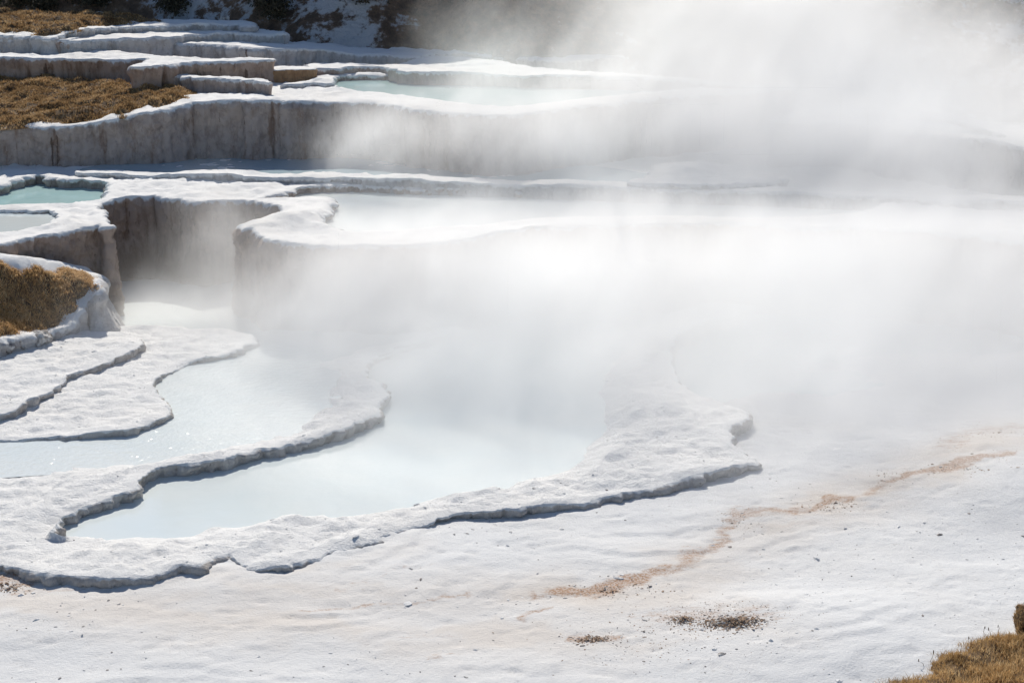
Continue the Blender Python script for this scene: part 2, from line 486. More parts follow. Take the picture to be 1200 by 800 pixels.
# --- grassy mound on the left
zT0 = 1.0
T0C = PL(zT0, (-120, 306, 1.72), (-40, 297.5, 1.67), (0, 298.5, 1.58), (40, 303, 1.38), (70, 307, 1.21), (98, 311.5, 1.06), (108, 317), (114, 326), (117, 335, .97), (110, 346, .84), (100, 354, .70), (95, 366, .58), (86, 377, .45),
         (60, 388, .40), (25, 395, .46), (0, 399, .50), (-120, 416, .55))
T_0 = terrace('rounded white mound topped with brown grass, with smooth flowstone side', T0C, base=-.2, step=.1, wob=.04, bump=.03, wall=M_wall_grey, lip=.12, flare=.55, flute=.04, rows=20,
              seed=15, name='travertine_mound', cat='mound')

# --- first high terrace
zA = 1.7
TA = PL(zA, (-130, 315), (-60, 299), (-20, 292), (0, 287), (20, 281.5), (40, 277), (75, 271), (100, 266.5), (117, 263), (126, 266), (127, 262), (123, 254), (118, 247), (113, 242), (118, 238), (130, 234), (150, 231),
        (175, 229.5), (200, 232.5), (235, 236.5), (260, 234), (282, 232.8), (308, 236), (325, 241), (333, 245.5), (326, 250), (300, 256), (289, 258.5), (284, 262), (285, 267), (294, 268), (302, 272),
        (308, 279), (318, 282), (335, 283.5), (400, 285), (460, 286), (520, 282), (580, 272), (640, 265), (750, 260), (850, 261), (950, 264), (1050, 269), (1150, 277), (1290, 292))
TA += [(15, 34, zA, 'h'), (15, 42, zA, 'h'), (-17, 42, zA, 'h'), (-17, 32, zA, 'h')]
H1 = PL(zA, (-70, 236), (-40, 226), (0, 216.5), (12, 212), (30, 207), (46, 205), (62, 208), (78, 210.5), (92, 210), (110, 211.5), (126, 213), (129, 221), (123, 231), (95, 236), (60, 238.5), (0, 240), (-70, 241))
H2 = PL(zA, (-70, 245), (0, 245.5), (55, 246.5), (66, 249), (69, 253), (60, 260), (38, 267), (0, 273), (-70, 284))
H4 = PL(zA, (354, 219), (372, 216.8), (400, 216), (470, 218), (560, 221), (680, 224), (800, 228), (950, 232), (1030, 238), (1000, 250), (900, 254), (750, 253), (640, 255), (560, 264), (470, 269.5),
        (412, 271.5), (393, 269), (378, 259), (383, 244), (389, 236), (383, 231), (365, 230.5), (340, 231), (318, 232), (299, 232.3), (316, 228), (337, 223.5))
mx = P(350, 259, zA); mx2 = P(345, 236, zA)
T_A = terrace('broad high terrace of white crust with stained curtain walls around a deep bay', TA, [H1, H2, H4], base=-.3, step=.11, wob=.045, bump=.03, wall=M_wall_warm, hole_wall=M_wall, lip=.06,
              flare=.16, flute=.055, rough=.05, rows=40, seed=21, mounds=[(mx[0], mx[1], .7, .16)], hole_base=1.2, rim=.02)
water('turquoise pool brimming near the left edge of the terrace', H1, zA-.2, M_water_teal)
water('pale sky-reflecting pool on the left terrace, in front of the turquoise one', H2, zA-.07, M_water_pale)
water('steaming pool behind the white peninsula', H4, zA-.16, M_water_pale)

R1 = PL(1.86, (94, 203, 1.76), (130, 204, 1.77), (200, 205, 1.82), (270, 204.5), (300, 206), (400, 207), (500, 211), (600, 214.5), (750, 219.5), (900, 224.5), (1000, 228.5), (1200, 237), (1320, 243),
        (1320, 237), (1200, 231), (1000, 223), (900, 219), (750, 214), (600, 209.5), (500, 206), (400, 203), (300, 201), (265, 198.5), (230, 199.5, 1.84), (200, 200.5, 1.82), (130, 200.5, 1.77), (94, 200, 1.76))
terrace('long thin white rim curving across the steam, damming a shaded blue pool', R1, base=1.5, step=.1, wob=.03, bump=.02, wall=M_wall_grey, lip=.04, flare=.04, flute=.02, rows=8, seed=25, name='travertine_ridge', cat='ridge')
P5 = PL(1.75, (96, 198), (120, 202), (205, 203), (270, 202.5), (400, 205.5), (600, 212), (800, 217), (700, 195), (500, 184), (300, 182), (150, 190))
water('shaded blue pool at the foot of the tall grey wall', P5, 1.745, M_water_blue, grow=.05)
M1 = PL(1.98, (742, 212), (757, 206), (766, 199), (774, 194), (800, 191), (840, 191), (868, 196), (905, 200), (922, 206), (900, 212), (830, 214))
q1 = P(810, 199, 2.0)
terrace('flat-topped white mound in the steam above the thin rim', M1, base=1.5, step=.1, wob=.05, bump=.03, wall=M_wall_grey, lip=.06, flare=.15, rows=8, seed=27, name='travertine_mound', cat='mound',
        mounds=[(q1[0], q1[1], .8, .12)])

# --- second high terrace
zB = 3.1
TB = PL(zB, (-130, 153.5, 2.58), (0, 150, 2.6), (60, 147, 2.65), (110, 142, 2.74), (150, 136, 2.85), (190, 127, 3.0), (215, 121, 3.07), (245, 117.5), (330, 118.5), (400, 117.5), (440, 119.5), (470, 123.5), (492, 127),
        (526, 129.5), (575, 134), (612, 132.5), (650, 127.5), (695, 122.5), (725, 118.5), (800, 111.5), (870, 107), (928, 103), (900, 100.5), (830, 96), (740, 91), (640, 87))
TB += [(1, 47.5, zB, 'h'), (-18, 47.5, 3.0, 'h'), (-18, 40, 2.6, 'h')]
H3 = PL(zB, (392, 100), (400, 104), (440, 108.5), (480, 113), (530, 119.5), (575, 124), (612, 123), (650, 119), (700, 113.5), (760, 108), (830, 104), (890, 102), (850, 98.5), (750, 93.5), (640, 90), (480, 88), (400, 89), (386, 95))
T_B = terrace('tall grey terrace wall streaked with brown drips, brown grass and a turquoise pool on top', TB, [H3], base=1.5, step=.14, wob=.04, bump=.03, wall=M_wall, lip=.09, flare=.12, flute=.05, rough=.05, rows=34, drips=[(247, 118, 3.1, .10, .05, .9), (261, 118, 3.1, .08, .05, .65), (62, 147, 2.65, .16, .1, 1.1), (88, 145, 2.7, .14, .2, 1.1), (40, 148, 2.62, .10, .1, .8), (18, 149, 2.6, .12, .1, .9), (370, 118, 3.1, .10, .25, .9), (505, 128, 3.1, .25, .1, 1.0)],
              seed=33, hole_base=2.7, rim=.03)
water('turquoise pool on the upper terrace half hidden by steam', H3, zB-.13, M_water_teal)
TR = PL(2.75, (905, 141), (985, 141.5), (1055, 154), (1110, 160), (1170, 166), (1220, 175), (1320, 192), (1320, 160), (1200, 148), (1125, 136), (1060, 127), (1000, 124), (960, 126), (920, 135))
HR = PL(2.75, (935, 138.5), (985, 138.5), (1040, 147), (1080, 152), (1140, 158.5), (1180, 161), (1140, 147), (1112, 138), (1050, 130.5), (1000, 127.5), (960, 129.5))
terrace('thin white crescent rim in the thick steam far on the right', TR, [HR], base=1.5, step=.12, wob=.04, bump=.03, wall=M_wall_grey, rows=14, seed=36, hole_base=2.4, name='travertine_ridge', cat='ridge')
water('misty pool inside the far right crescent', HR, 2.62, M_water_pale)

# --- rims and steps behind the second terrace
TC3 = PL(3.3, (363, 79), (390, 79.5), (412, 78.5), (425, 76.8), (450, 77.8), (460, 81), (480, 84), (540, 85), (610, 87.5), (680, 89), (750, 91), (830, 96.5, 3.22), (927, 102.5, 3.14),
         (925, 100.8, 3.14), (830, 94, 3.22), (750, 88), (650, 82), (615, 77), (590, 71), (540, 67), (490, 66), (482, 71), (460, 74.3), (405, 73.8), (365, 74.8))
terrace('thin lit white rim along the back of the upper turquoise pool', TC3, base=2.6, step=.12, wob=.03, bump=.03, wall=M_wall, lip=.05, flare=.05, flute=.03, rows=12, seed=41, name='travertine_ridge', cat='ridge')
TC3b = PL(3.2, (330, 100), (352, 99), (372, 97.5), (388, 96), (389, 91), (384, 88), (372, 90), (362, 94), (345, 96.5))
terrace('small knobbly white outcrop at the left end of the upper turquoise pool', TC3b, base=2.7, step=.08, wob=.05, bump=.05, wall=M_wall_grey, rows=8, seed=43, name='travertine_outcrop', cat='outcrop')
TC4 = PL(3.4, (312, 82), (364, 82.5), (364, 79), (312, 79))
terrace('short rust-brown wall in the gap between two white rims', TC4, base=2.6, step=.1, wob=.02, bump=.02, wall=M_wall_rust, lip=.03, lipd=.04, flare=.03, rows=12, seed=44, name='travertine_step', cat='terrace step')
TC2 = PL(3.38, (173, 84), (188, 87.5), (225, 89.5), (265, 91.5), (300, 94), (315, 97), (318, 95), (300, 92), (265, 89.3), (225, 87), (196, 84), (184, 79), (174, 79.5))
terrace('low curved white rim standing before the reddish wall', TC2, base=2.7, step=.08, wob=.03, bump=.02, wall=M_wall, lip=.05, flare=.05, flute=.025, rows=12, seed=46, name='travertine_ridge', cat='ridge')
TC1 = PL(3.65, (-130, 69), (0, 66.5), (50, 67), (80, 67.5), (120, 68.3), (150, 67.5), (169, 67.2), (175, 69), (170, 73), (158, 77.5), (158, 79.3), (172, 79), (190, 76.5), (225, 73.5), (262, 72.5), (318, 71),
         (323, 69.8), (300, 69), (260, 68.5), (230, 67.5), (185, 64.5), (145, 61), (100, 59.5), (85, 60), (60, 62), (0, 63), (-130, 64))
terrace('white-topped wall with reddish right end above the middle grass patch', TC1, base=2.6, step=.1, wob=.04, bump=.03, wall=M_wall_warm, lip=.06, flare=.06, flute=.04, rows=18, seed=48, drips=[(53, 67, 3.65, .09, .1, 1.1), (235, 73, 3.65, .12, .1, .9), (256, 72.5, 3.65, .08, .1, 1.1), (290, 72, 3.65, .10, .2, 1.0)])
TE = PL(3.75, (40, 55), (75, 50.5), (110, 47.8), (180, 50), (265, 52.5), (300, 55), (380, 57.5, 3.6), (410, 61, 3.5), (440, 63, 3.45), (485, 66.3, 3.35), (520, 62, 3.34), (600, 66, 3.3), (680, 70, 3.3))
TE += [(8, 58, 3.3, 'h'), (-20, 58, 3.8, 'h'), (-20, 48, 3.8, 'h')]
terrace('long grey terrace in the hill shadow, its top bluish', TE, base=2.6, step=.16, wob=.04, bump=.03, wall=M_wall_grey, lip=.08, flare=.08, flute=.04, rows=18, seed=52, drips=[(263, 52.5, 3.75, .12, .1, 1.1), (296, 55, 3.75, .10, .0, 1.1), (303, 55, 3.74, .08, .0, 1.1)])
TF = PL(3.97, (80, 47.5), (130, 45), (180, 43.2), (205, 41.8), (225, 39.6), (290, 38.6), (326, 38), (334, 38.8), (334, 36.5), (300, 34))
TF += [(-12, 55, 3.97, 'h'), (-20, 55, 3.97, 'h'), (-20, 49, 3.97, 'h')]
terrace('shaded lower step with a square end below the dark slope', TF, base=3.2, step=.14, wob=.03, bump=.02, wall=M_wall_grey, lip=.06, flare=.05, rows=10, seed=54, name='travertine_step', cat='terrace step')
TG = PL(4.17, (60, 44, 4.05), (78, 40, 4.1), (92, 35.8), (112, 32.6), (150, 30), (200, 28.2), (250, 27.5), (284, 27), (292, 28.5), (290, 26), (240, 24), (160, 22.5))
TG += [(-14, 55, 4.2, 'h'), (-20, 55, 4.2, 'h'), (-20, 49.5, 4.1, 'h')]
T_G = terrace('shaded fluted upper step carrying the farthest grass patch', TG, base=3.4, step=.12, wob=.05, bump=.03, wall=M_wall_grey, lip=.08, flare=.25, flute=.08, rows=12, seed=56, name='travertine_step', cat='terrace step')
TH = PL(4.0, (-130, 42), (0, 40.8), (26, 40.6), (33, 43.5), (50, 45.5), (80, 46), (90, 42), (60, 37), (-130, 36))
terrace('grey wall with a lit white lip under the farthest grass', TH, base=3.0, step=.1, wob=.04, bump=.03, wall=M_wall, lip=.06, flare=.1, rows=14, seed=58)
TI = PL(3.82, (75, 53.5), (92, 52.5), (107, 51.5), (111, 50), (106, 48.2), (92, 49), (78, 50.6))
terrace('small white ledge block under the lit lip', TI, base=3.0, step=.07, wob=.03, bump=.03, wall=M_wall_grey, lip=.05, flare=.05, rows=8, seed=60, name='travertine_outcrop', cat='outcrop')

# ------------------------------------------------------------------ lower water
LK = PL(zP7, (60, 640), (300, 625), (560, 590), (700, 560), (720, 500), (720, 440), (800, 400))
LK += [(6, 30, 0, 'h'), (9, 35, 0, 'h'), (-13, 36, 0, 'h'), (-12, 31, 0, 'h'), P(330, 400, 0), P(400, 430, 0), P(420, 480, 0), P(300, 520, 0), P(150, 560, 0)]
water('milky white pool inside the winding front ledge', LK, zP7, M_water_pale, grow=.0)
P6 = PL(.06, (-130, 505), (0, 505), (130, 500), (175, 480), (160, 440), (250, 400), (330, 385), (520, 370), (500, 400), (400, 440), (400, 480), (330, 520), (200, 545), (0, 560), (-130, 570))
water('glittering pale pool between the wavy shelf and the winding ledge', P6, .06, M_water_glint, grow=0)
P8 = PL(-.02, (770, 420), (800, 470), (860, 500), (960, 470), (1100, 440), (1280, 420), (1300, 370), (900, 355), (800, 380))
water('steam-covered pool right of the winding ledge', P8, -.045, M_water_pale, grow=0)

# ------------------------------------------------------------------ ground
xs = np.unique(np.r_[np.linspace(-150, -30, 14), np.arange(-30, -8.6, .8), np.arange(-8.6, 10.2, .055), np.arange(10.2, 30, .8), np.linspace(30, 150, 14)])
ys = np.unique(np.r_[np.linspace(-40, 12, 20), np.arange(12, 14.4, .3), np.arange(14.4, 25.5, .055), np.arange(25.5, 36, .12), np.arange(36, 60, 1.0), np.linspace(60, 150, 10)])
GX, GY = np.meshgrid(xs, ys)
gx, gy = GX.ravel(), GY.ravel()
def ground_z(x, y, fine=True):
    x = np.asarray(x, float); y = np.asarray(y, float)
    z = .38*np.exp(-((x-8.5)/3.6)**2-((y-22.3)/2.3)**2)+.10*np.exp(-((x-4)/3)**2-((y-17)/2)**2)
    z = z+.05*fbm(x*.25, y*.4, oct=3, seed=70)
    z = z+.75*sstep(14.6, 12.5, y+.28*(x-6.5))*sstep(2, 5, x)
    if fine:
        z = z+.006*fbm(x*.8, y*1.5, oct=3, seed=71)
        r = fbm(x*2.6, y*6.5, oct=4, seed=72, gain=.6)
        z = z+.0042*r*(.4+.5*sstep(-.2, .6, fbm(x*.6, y*.8, oct=2, seed=73)))
        pit = fbm(x*7, y*9, oct=2, seed=74)
        z = z-.016*sstep(.7, 1.0, pit)+.010*sstep(.75, 1.1, fbm(x*4, y*8, oct=3, seed=75))
    return z
gz = ground_z(gx, gy)
lake = np.vstack([T_low.outline[:, :2]])
env = np.array([P(u, v, 0)[:2] for u, v in [(-200, 640), (10, 655), (120, 670), (230, 650), (330, 655), (430, 628), (520, 598), (640, 584), (750, 565), (860, 540), (848, 505), (850, 470), (960, 430), (1120, 405), (1300, 390)]]+[(16, 31), (16, 40), (-20, 40), (-20, 20)])
ins = inside(gx, gy, env)
dl = np.full(len(gx), 9.0)
cl = np.vstack([env, env[:1]])
ed = np.vstack([np.linspace(cl[i], cl[i+1], 60, endpoint=False) for i in range(len(env))])
sub = (gy < 45) & (gy > 10) & (np.abs(gx) < 25)
dl[sub] = near(gx[sub], gy[sub], ed)[0]
cc = dl*1.5+1.3*fbm(gx*.45, gy*.6, oct=3, seed=97)+.12*fbm(gx*4, gy*4, oct=2, seed=98)
fr = cc-np.floor(cc)
msk = sstep(-.1, .55, fbm(gx*.55, gy*.9, oct=3, seed=99))*(~ins)*(dl < 8.5)*(gy < 27)
gz = gz+.020*msk*(fr-sstep(.88, 1.0, fr))
wid = np.interp(gx, [-20, 2.6, 4.2, 20], [.6, .6, 2.2, 2.6])
gz = np.where(ins, gz*(1-sstep(0, 1, dl/wid))-.30*sstep(0, 1, dl/wid), gz)

def poly_dist(x, y, line):
    pts = []
    for (a, b) in zip(line[:-1], line[1:]):
        A, B = np.array(P(*a)[:2]), np.array(P(*b)[:2])
        pts.append(np.linspace(A, B, max(2, int(np.linalg.norm(B-A)/.06)), endpoint=False))
    return near(x, y, np.vstack(pts))[0]
stain = np.zeros(len(gx)); cream = np.zeros(len(gx))
front = (gy < 27) & (gy > 13.5) & (np.abs(gx) < 11)
fx, fy = gx[front], gy[front]
fx = fx+.16*fbm(gx[front]*1.7, gy[front]*1.7, oct=4, seed=95, gain=.6); fy = fy+.13*fbm(gx[front]*1.9, gy[front]*1.9, oct=4, seed=96, gain=.6)
st = np.zeros(len(fx)); cm = np.zeros(len(fx))
for line, w, a in [([(648, 694), (690, 691), (720, 686), (750, 680)], .13, .95), ([(750, 680), (785, 671), (815, 654)], .14, .62), ([(815, 654), (850, 635), (862, 620), (876, 604), (910, 602), (945, 601)], .16, .55),
                   ([(945, 602), (975, 596), (1005, 588)], .07, .8), ([(1045, 574), (1075, 567), (1105, 567), (1140, 564), (1185, 556)], .13, .85), ([(1005, 588), (1045, 576)], .12, .5),
                   ([(1115, 540), (1140, 524), (1200, 514)], .28, .42), ([(350, 718), (430, 710), (500, 701), (570, 692)], .05, .55), ([(610, 722), (645, 709)], .08, .6),
                   ([(-40, 676), (5, 682), (25, 688)], .18, .7), ([(0, 699), (60, 694), (140, 690)], .08, .45), ([(690, 745), (712, 746)], .10, .7), ([(760, 722), (820, 720), (870, 730), (900, 730)], .3, .42),
                   ([(470, 738), (540, 745)], .07, .4), ([(500, 772), (520, 768)], .06, .5), ([(380, 690), (470, 672), (540, 660)], .05, .35)]:
    st = np.maximum(st, min(1.0, a*1.08)*np.exp(-(poly_dist(fx, fy, line)/(w*1.25))**2))
for line, w, a in [([(300, 705), (600, 700), (760, 690), (860, 640), (960, 600), (1080, 570), (1210, 520)], .7, .65), ([(-50, 710), (200, 720), (500, 740), (700, 740), (860, 735)], .8, .5),
                   ([(0, 690), (300, 680), (480, 650)], .35, .35)]:
    cm = np.maximum(cm, a*1.2*np.exp(-(poly_dist(fx, fy, line)/w)**2))
cm = cm*(.6+.6*sstep(-.5, .6, fbm(fx*.9, fy*1.6, oct=4, seed=77)))
stain[front] = st; cream[front] = cm
nx, ny = len(xs), len(ys)
ii, jj = np.meshgrid(np.arange(nx-1), np.arange(ny-1))
a0 = (jj*nx+ii).ravel()
ground = mesh_obj('ground', np.column_stack([gx, gy, gz]), np.stack([a0, a0+1, a0+1+nx, a0+nx], 1), M_ground, None, {'stain': stain, 'cream': cream})
tag(ground, 'pale mineral ground with rusty streaks sloping up on the right', 'ground', kind='structure')

# ------------------------------------------------------------------ hill behind
m_hill, nt, b = material('hill soil and crust')
p = geo(nt)
n1 = nt.noise(nt.vmath('MULTIPLY', p, (1, .8, 1.3)), .33, 5, .62)
n2 = nt.noise(p, 1.6, 6, .7)
wf = attr(nt, 'white')
k = nt.ramp(nt.math('ADD', nt.math('ADD', wf, nt.math('MULTIPLY', nt.math('SUBTRACT', n1, .5), 1.4)), nt.math('MULTIPLY', nt.math('SUBTRACT', n2, .5), 1.5)), .46, .62)
soil = nt.mix(nt.ramp(n2, .35, .7), (.10, .068, .046), (.33, .21, .13))
col = nt.mix(k, soil, (.55, .56, .58))
nt.l.new(col, b.inputs['Base Color']); b.inputs['Roughness'].default_value = .95
bp = nt.new('ShaderNodeBump', {'Strength': 1.0, 'Distance': .25, 'Height': nt.noise(p, 3.5, 6, .7)})
nt.l.new(bp.outputs[0], b.inputs['Normal'])

hx = np.arange(-60, 60.1, .35); hy = np.r_[np.arange(47.5, 62, .25), np.arange(62, 90, 1.2), np.linspace(91, 200, 12)]
HX, HY = np.meshgrid(hx, hy)
x, y = HX.ravel(), HY.ravel()
foot = np.interp(x, [-60, -16, -11, -8.5, -6, -2.5, 0, 4, 14, 60], [53, 53, 52.2, 51.5, 49.3, 49.6, 48.6, 49.5, 50, 50])+.5*fbm(x*.35, x*0, oct=3, seed=80)
h0 = np.interp(x, [-60, -16, -10, -6, 0, 14, 60], [4.1, 4.1, 4.05, 3.6, 3.25, 3.0, 3.0])
steep = np.interp(x, [-60, -15.8, -13.8, -9, -6, -2, 60], [.65, .68, 1.06, 1.06, .97, .88, .9])
t = y-foot
z = h0-.5+.5*sstep(-.6, .4, t)+steep*np.clip(t, 0, 12)+.12*np.clip(t-12, 0, 200)
z = np.where(t < 0, h0-.6+t*.3, z)
amp = sstep(0, 2.5, t)
z = z+amp*(.5*fbm(x*.28, y*.28, oct=3, seed=82)+.25*fbm(x*1.3, y*1.3, oct=4, seed=83, gain=.6))
white = np.interp(x, [-16, -12, -9, -6.5, -4.8, -3.2, 0, 8, 12, 60], [.36, .46, .40, .62, .72, .30, .22, .35, .5, .5])
nx, ny = len(hx), len(hy)
ii, jj = np.meshgrid(np.arange(nx-1), np.arange(ny-1)); a0 = (jj*nx+ii).ravel()
hill = mesh_obj('hill', np.column_stack([x, y, z]), np.stack([a0, a0+1, a0+1+nx, a0+nx], 1), m_hill, None, {'white': white})
tag(hill, 'steep dark hillside in shade with pale mineral patches', 'hill', kind='structure')
hill_pts = np.column_stack([x, y, z])
def hill_z(px, py):
    k = ((hill_pts[:, 0]-px)**2+(hill_pts[:, 1]-py)**2).argmin()
    return float(hill_pts[k, 2])

# ------------------------------------------------------------------ grass
def grass_material(name, lo, mid, hi, trans=.35):
    m, nt, b = material(name)
    t = attr(nt, 'tint')
    p = geo(nt)
    col = nt.mix(nt.ramp(t, 0, .55), lo, mid)
    col = nt.mix(nt.ramp(t, .55, 1), col, hi)
    col = nt.mix(nt.ramp(nt.noise(p, 1.6, 4, .6), .42, .72, 0, .45), col, (lo[0]*.8, lo[1]*.8, lo[2]*.8))
    nt.l.new(col, b.inputs['Base Color'])
    b.inputs['Roughness'].default_value = .9
    b.inputs['Specular IOR Level'].default_value = .15
    tr = nt.new('ShaderNodeBsdfTranslucent'); nt.l.new(col, tr.inputs[0])
    ms = nt.new('ShaderNodeMixShader', {0: trans})
    nt.l.new(b.outputs[0], ms.inputs[1]); nt.l.new(tr.outputs[0], ms.inputs[2])
    out = [n for n in nt.n if n.type == 'OUTPUT_MATERIAL'][0]
    nt.l.new(ms.outputs[0], out.inputs[0])
    return m
M_grass = grass_material('dry brown grass', (.15, .09, .045), (.47, .30, .145), (.70, .52, .30))
M_gold = grass_material('golden dry moss', (.26, .16, .08), (.66, .43, .21), (.86, .67, .42), .5)
M_straw = grass_material('straw grass', (.24, .145, .065), (.64, .42, .19), (.86, .66, .38), .45)
M_soil, nt, b = material('dark turf soil')
p = geo(nt)
nt.l.new(nt.mix(nt.ramp(nt.noise(p, 6, 5, .65), .35, .65), (.10, .062, .032), (.30, .19, .095)), b.inputs['Base Color'])
b.inputs['Roughness'].default_value = .95
bp = nt.new('ShaderNodeBump', {'Strength': 1.0, 'Distance': .06, 'Height': nt.noise(p, 14, 6, .7)})
nt.l.new(bp.outputs[0], b.inputs['Normal'])

def settle(ctrl, zf):
    out = []
    for c in ctrl:
        if len(c) == 4: out.append(c); continue
        u, v, z = c
        for _ in range(25):
            q = P(u, v, z)
            z = .65*z+.35*float(zf(np.array([q[0]]), np.array([q[1]]))[0])
        out.append(P(u, v, z))
    return out
def grass(label, ctrl, zf, n, h, w, dome=.12, seed=0, edge=.35, clump=2.2, bump=.06, mat=None, soil=None):
    ctrl = settle(ctrl, zf)
    outl, _, _ = resample(ctrl, .08, .10, seed, .6)
    xy, tr = fill(outl, [], .11, seed)
    def zs(x, y):
        d, _ = near(x, y, outl)
        lump = fbm(x*clump, y*clump*1.3, oct=3, seed=seed+1)
        return zf(x, y)-.05+(dome+.05)*sstep(0, edge, d)+bump*lump*sstep(0, .3, d)
    V0 = np.column_stack([xy, zs(xy[:, 0], xy[:, 1])])
    lo, hi = outl[:, :2].min(0), outl[:, :2].max(0)
    r = np.random.default_rng(seed)
    bx, by = [], []
    while len(bx) < n:
        cx, cy = r.uniform(lo[0], hi[0], n), r.uniform(lo[1], hi[1], n)
        keep = inside(cx, cy, outl) & (r.random(n) < .25+.75*sstep(-.5, .4, fbm(cx*clump*1.6, cy*clump*2, oct=3, seed=seed+4)))
        bx += list(cx[keep]); by += list(cy[keep])
    bx, by = np.array(bx[:n]), np.array(by[:n])
    bz = zs(bx, by)-.01
    ang = r.uniform(0, 2*np.pi, n)
    hh = h*r.uniform(.45, 1.25, n)*(1+.35*fbm(bx*clump, by*clump, oct=2, seed=seed+7))
    lean = r.normal(0, .45, (n, 2))*hh[:, None]
    ww = w*r.uniform(.6, 1.3, n)
    dx, dy = np.cos(ang)*ww/2, np.sin(ang)*ww/2
    A = np.column_stack([bx-dx, by-dy, bz]); B = np.column_stack([bx+dx, by+dy, bz])
    C = np.column_stack([bx+dx*.6+lean[:, 0]*.45, by+dy*.6+lean[:, 1]*.45, bz+hh*.6]); D = np.column_stack([bx-dx*.6+lean[:, 0]*.45, by-dy*.6+lean[:, 1]*.45, bz+hh*.6])
    E = np.column_stack([bx+lean[:, 0], by+lean[:, 1], bz+hh])
    nb = len(V0)
    base_i = nb+np.arange(n)
    V = np.vstack([V0, A, B, C, D, E])
    iA, iB, iC, iD, iE = [nb+k*n+np.arange(n) for k in range(5)]
    tris = np.vstack([tr, np.stack([iA, iB, iC], 1), np.stack([iA, iC, iD], 1), np.stack([iD, iC, iE], 1)])
    tint = np.clip(.5+.28*fbm(bx*3, by*3, oct=3, seed=seed+9)+r.normal(0, .2, n), 0, 1)
    tn = np.r_[np.full(nb, .3), tint, tint, tint, tint, np.clip(tint+.12, 0, 1)]
    midx = np.r_[np.zeros(len(tr), int), np.ones(3*n, int)]
    o = mesh_obj('grass', V, tris, None, None, {'tint': tn}, False, [soil or M_soil, mat or M_grass], midx)
    tag(o, label, 'grass', kind='stuff')
    return outl, zs

G3 = [(*c, .9)[:3] for c in [(-120, 313, 1.66), (0, 305, 1.5), (40, 309, 1.32), (75, 313, 1.16), (100, 320, 1.02), (116, 331, 1.0), (115, 337, .95), (104, 344, .9), (90, 350, .75), (91, 360, .6), (86, 372, .45), (70, 380, .40), (45, 387, .42),
         (20, 392, .44), (0, 397, .46), (-120, 412, .5)]]
grass('brown grass covering the left mound beside the deep steaming bay', G3, lambda x, y: T_0.z(x, y, False), 60000, .05, .02, dome=.06, seed=101, edge=.25, bump=.03, clump=2.6, mat=M_gold)
G2 = [(*c, 3.0)[:3] for c in [(-120, 95), (0, 95), (60, 95.5), (115, 98), (165, 102.5, 3.08), (222, 107, 3.1), (231, 111, 3.1), (216, 118, 3.08), (190, 123, 3.0), (160, 131, 2.88), (147, 136, 2.84), (125, 139, 2.78), (60, 145.5, 2.66),
         (20, 148.5, 2.62), (-120, 152, 2.6)]]
grass('brown grass on top of the tall grey wall', G2, lambda x, y: T_B.z(x, y, False), 70000, .06, .026, dome=.12, seed=111, edge=.35, clump=1.9, bump=.11)
G1 = [(*c, 4.18)[:3] for c in [(-120, 19), (0, 17.5), (60, 17.5), (110, 20.5), (165, 24), (190, 25.5), (155, 28), (112, 31), (93, 35, 4.15), (78, 39, 4.1), (55, 43, 4.03), (38, 42.5, 4.0), (25, 39.5, 4.0), (-120, 40, 4.02)]]
grass('farthest brown grass patch below the dark hill', G1, lambda x, y: np.maximum(T_G.z(x, y, False), 4.02), 40000, .06, .03, dome=.10, seed=121, edge=.4, clump=1.7, bump=.11)
G4 = [P(1005, 812, .05), P(1045, 795, .07), P(1100, 771, .10), P(1150, 749, .12), P(1186, 736, .14), P(1230, 715, .16), P(1330, 690, .2), (8.0, 15.0, .3, 'h'), (6.0, 14.9, .3, 'h'), (3.6, 15.3, .2, 'h')]
g4o, g4z = grass('straw-brown grass bank in the near corner', G4, lambda x, y: ground_z(x, y, False), 56000, .07, .008, dome=.10, seed=131, edge=.35, clump=3, bump=.035, mat=M_straw)

# ------------------------------------------------------------------ soil clump, stems
def lump(verts_scale, seed, n=2, rough=.3):
    import bmesh
    bm = bmesh.new()
    bmesh.ops.create_icosphere(bm, subdivisions=n, radius=1)
    V = np.array([v.co[:] for v in bm.verts]); Fc = np.array([[v.index for v in f.verts] for f in bm.faces])
    bm.free()
    r = 1+rough*fbm(V[:, 0]*1.3+seed, V[:, 1]*1.3, V[:, 2]*1.3, oct=4, seed=seed, gain=.6)
    return V*r[:, None]*np.array(verts_scale), Fc
q = P(1206, 735, .2)
root = empty('soil_clump', (q[0], q[1], .12))
tag(root, 'dark crumbly turf clump with an upright side at the right edge of the near grass', 'turf clump')
V, Fc = lump((.17, .17, .17), 201, 5, .5)
V[:, 0] = np.maximum(V[:, 0], -.10+.012*fbm(V[:, 1]*20, V[:, 2]*20, oct=2, seed=4))
V[:, 2] += .1
mesh_obj('soil', V, Fc, M_soil, root)
r = np.random.default_rng(5)
n = 3600
k = r.integers(0, len(V), n); bx, by, bz = V[k, 0], V[k, 1], V[k, 2]; hh = r.uniform(.01, .045, n)
lx = r.normal(0, .015, n)+bx*.1
A = np.column_stack([bx-.003, by, bz]); B = np.column_stack([bx+.003, by, bz]); C = np.column_stack([bx+lx, by+r.normal(0, .02, n), bz+hh])
i = np.arange(n)
mesh_obj('tuft', np.vstack([A, B, C]), np.stack([i, i+n, i+2*n], 1), M_grass, root, {'tint': np.tile(r.random(n), 3)}, False)

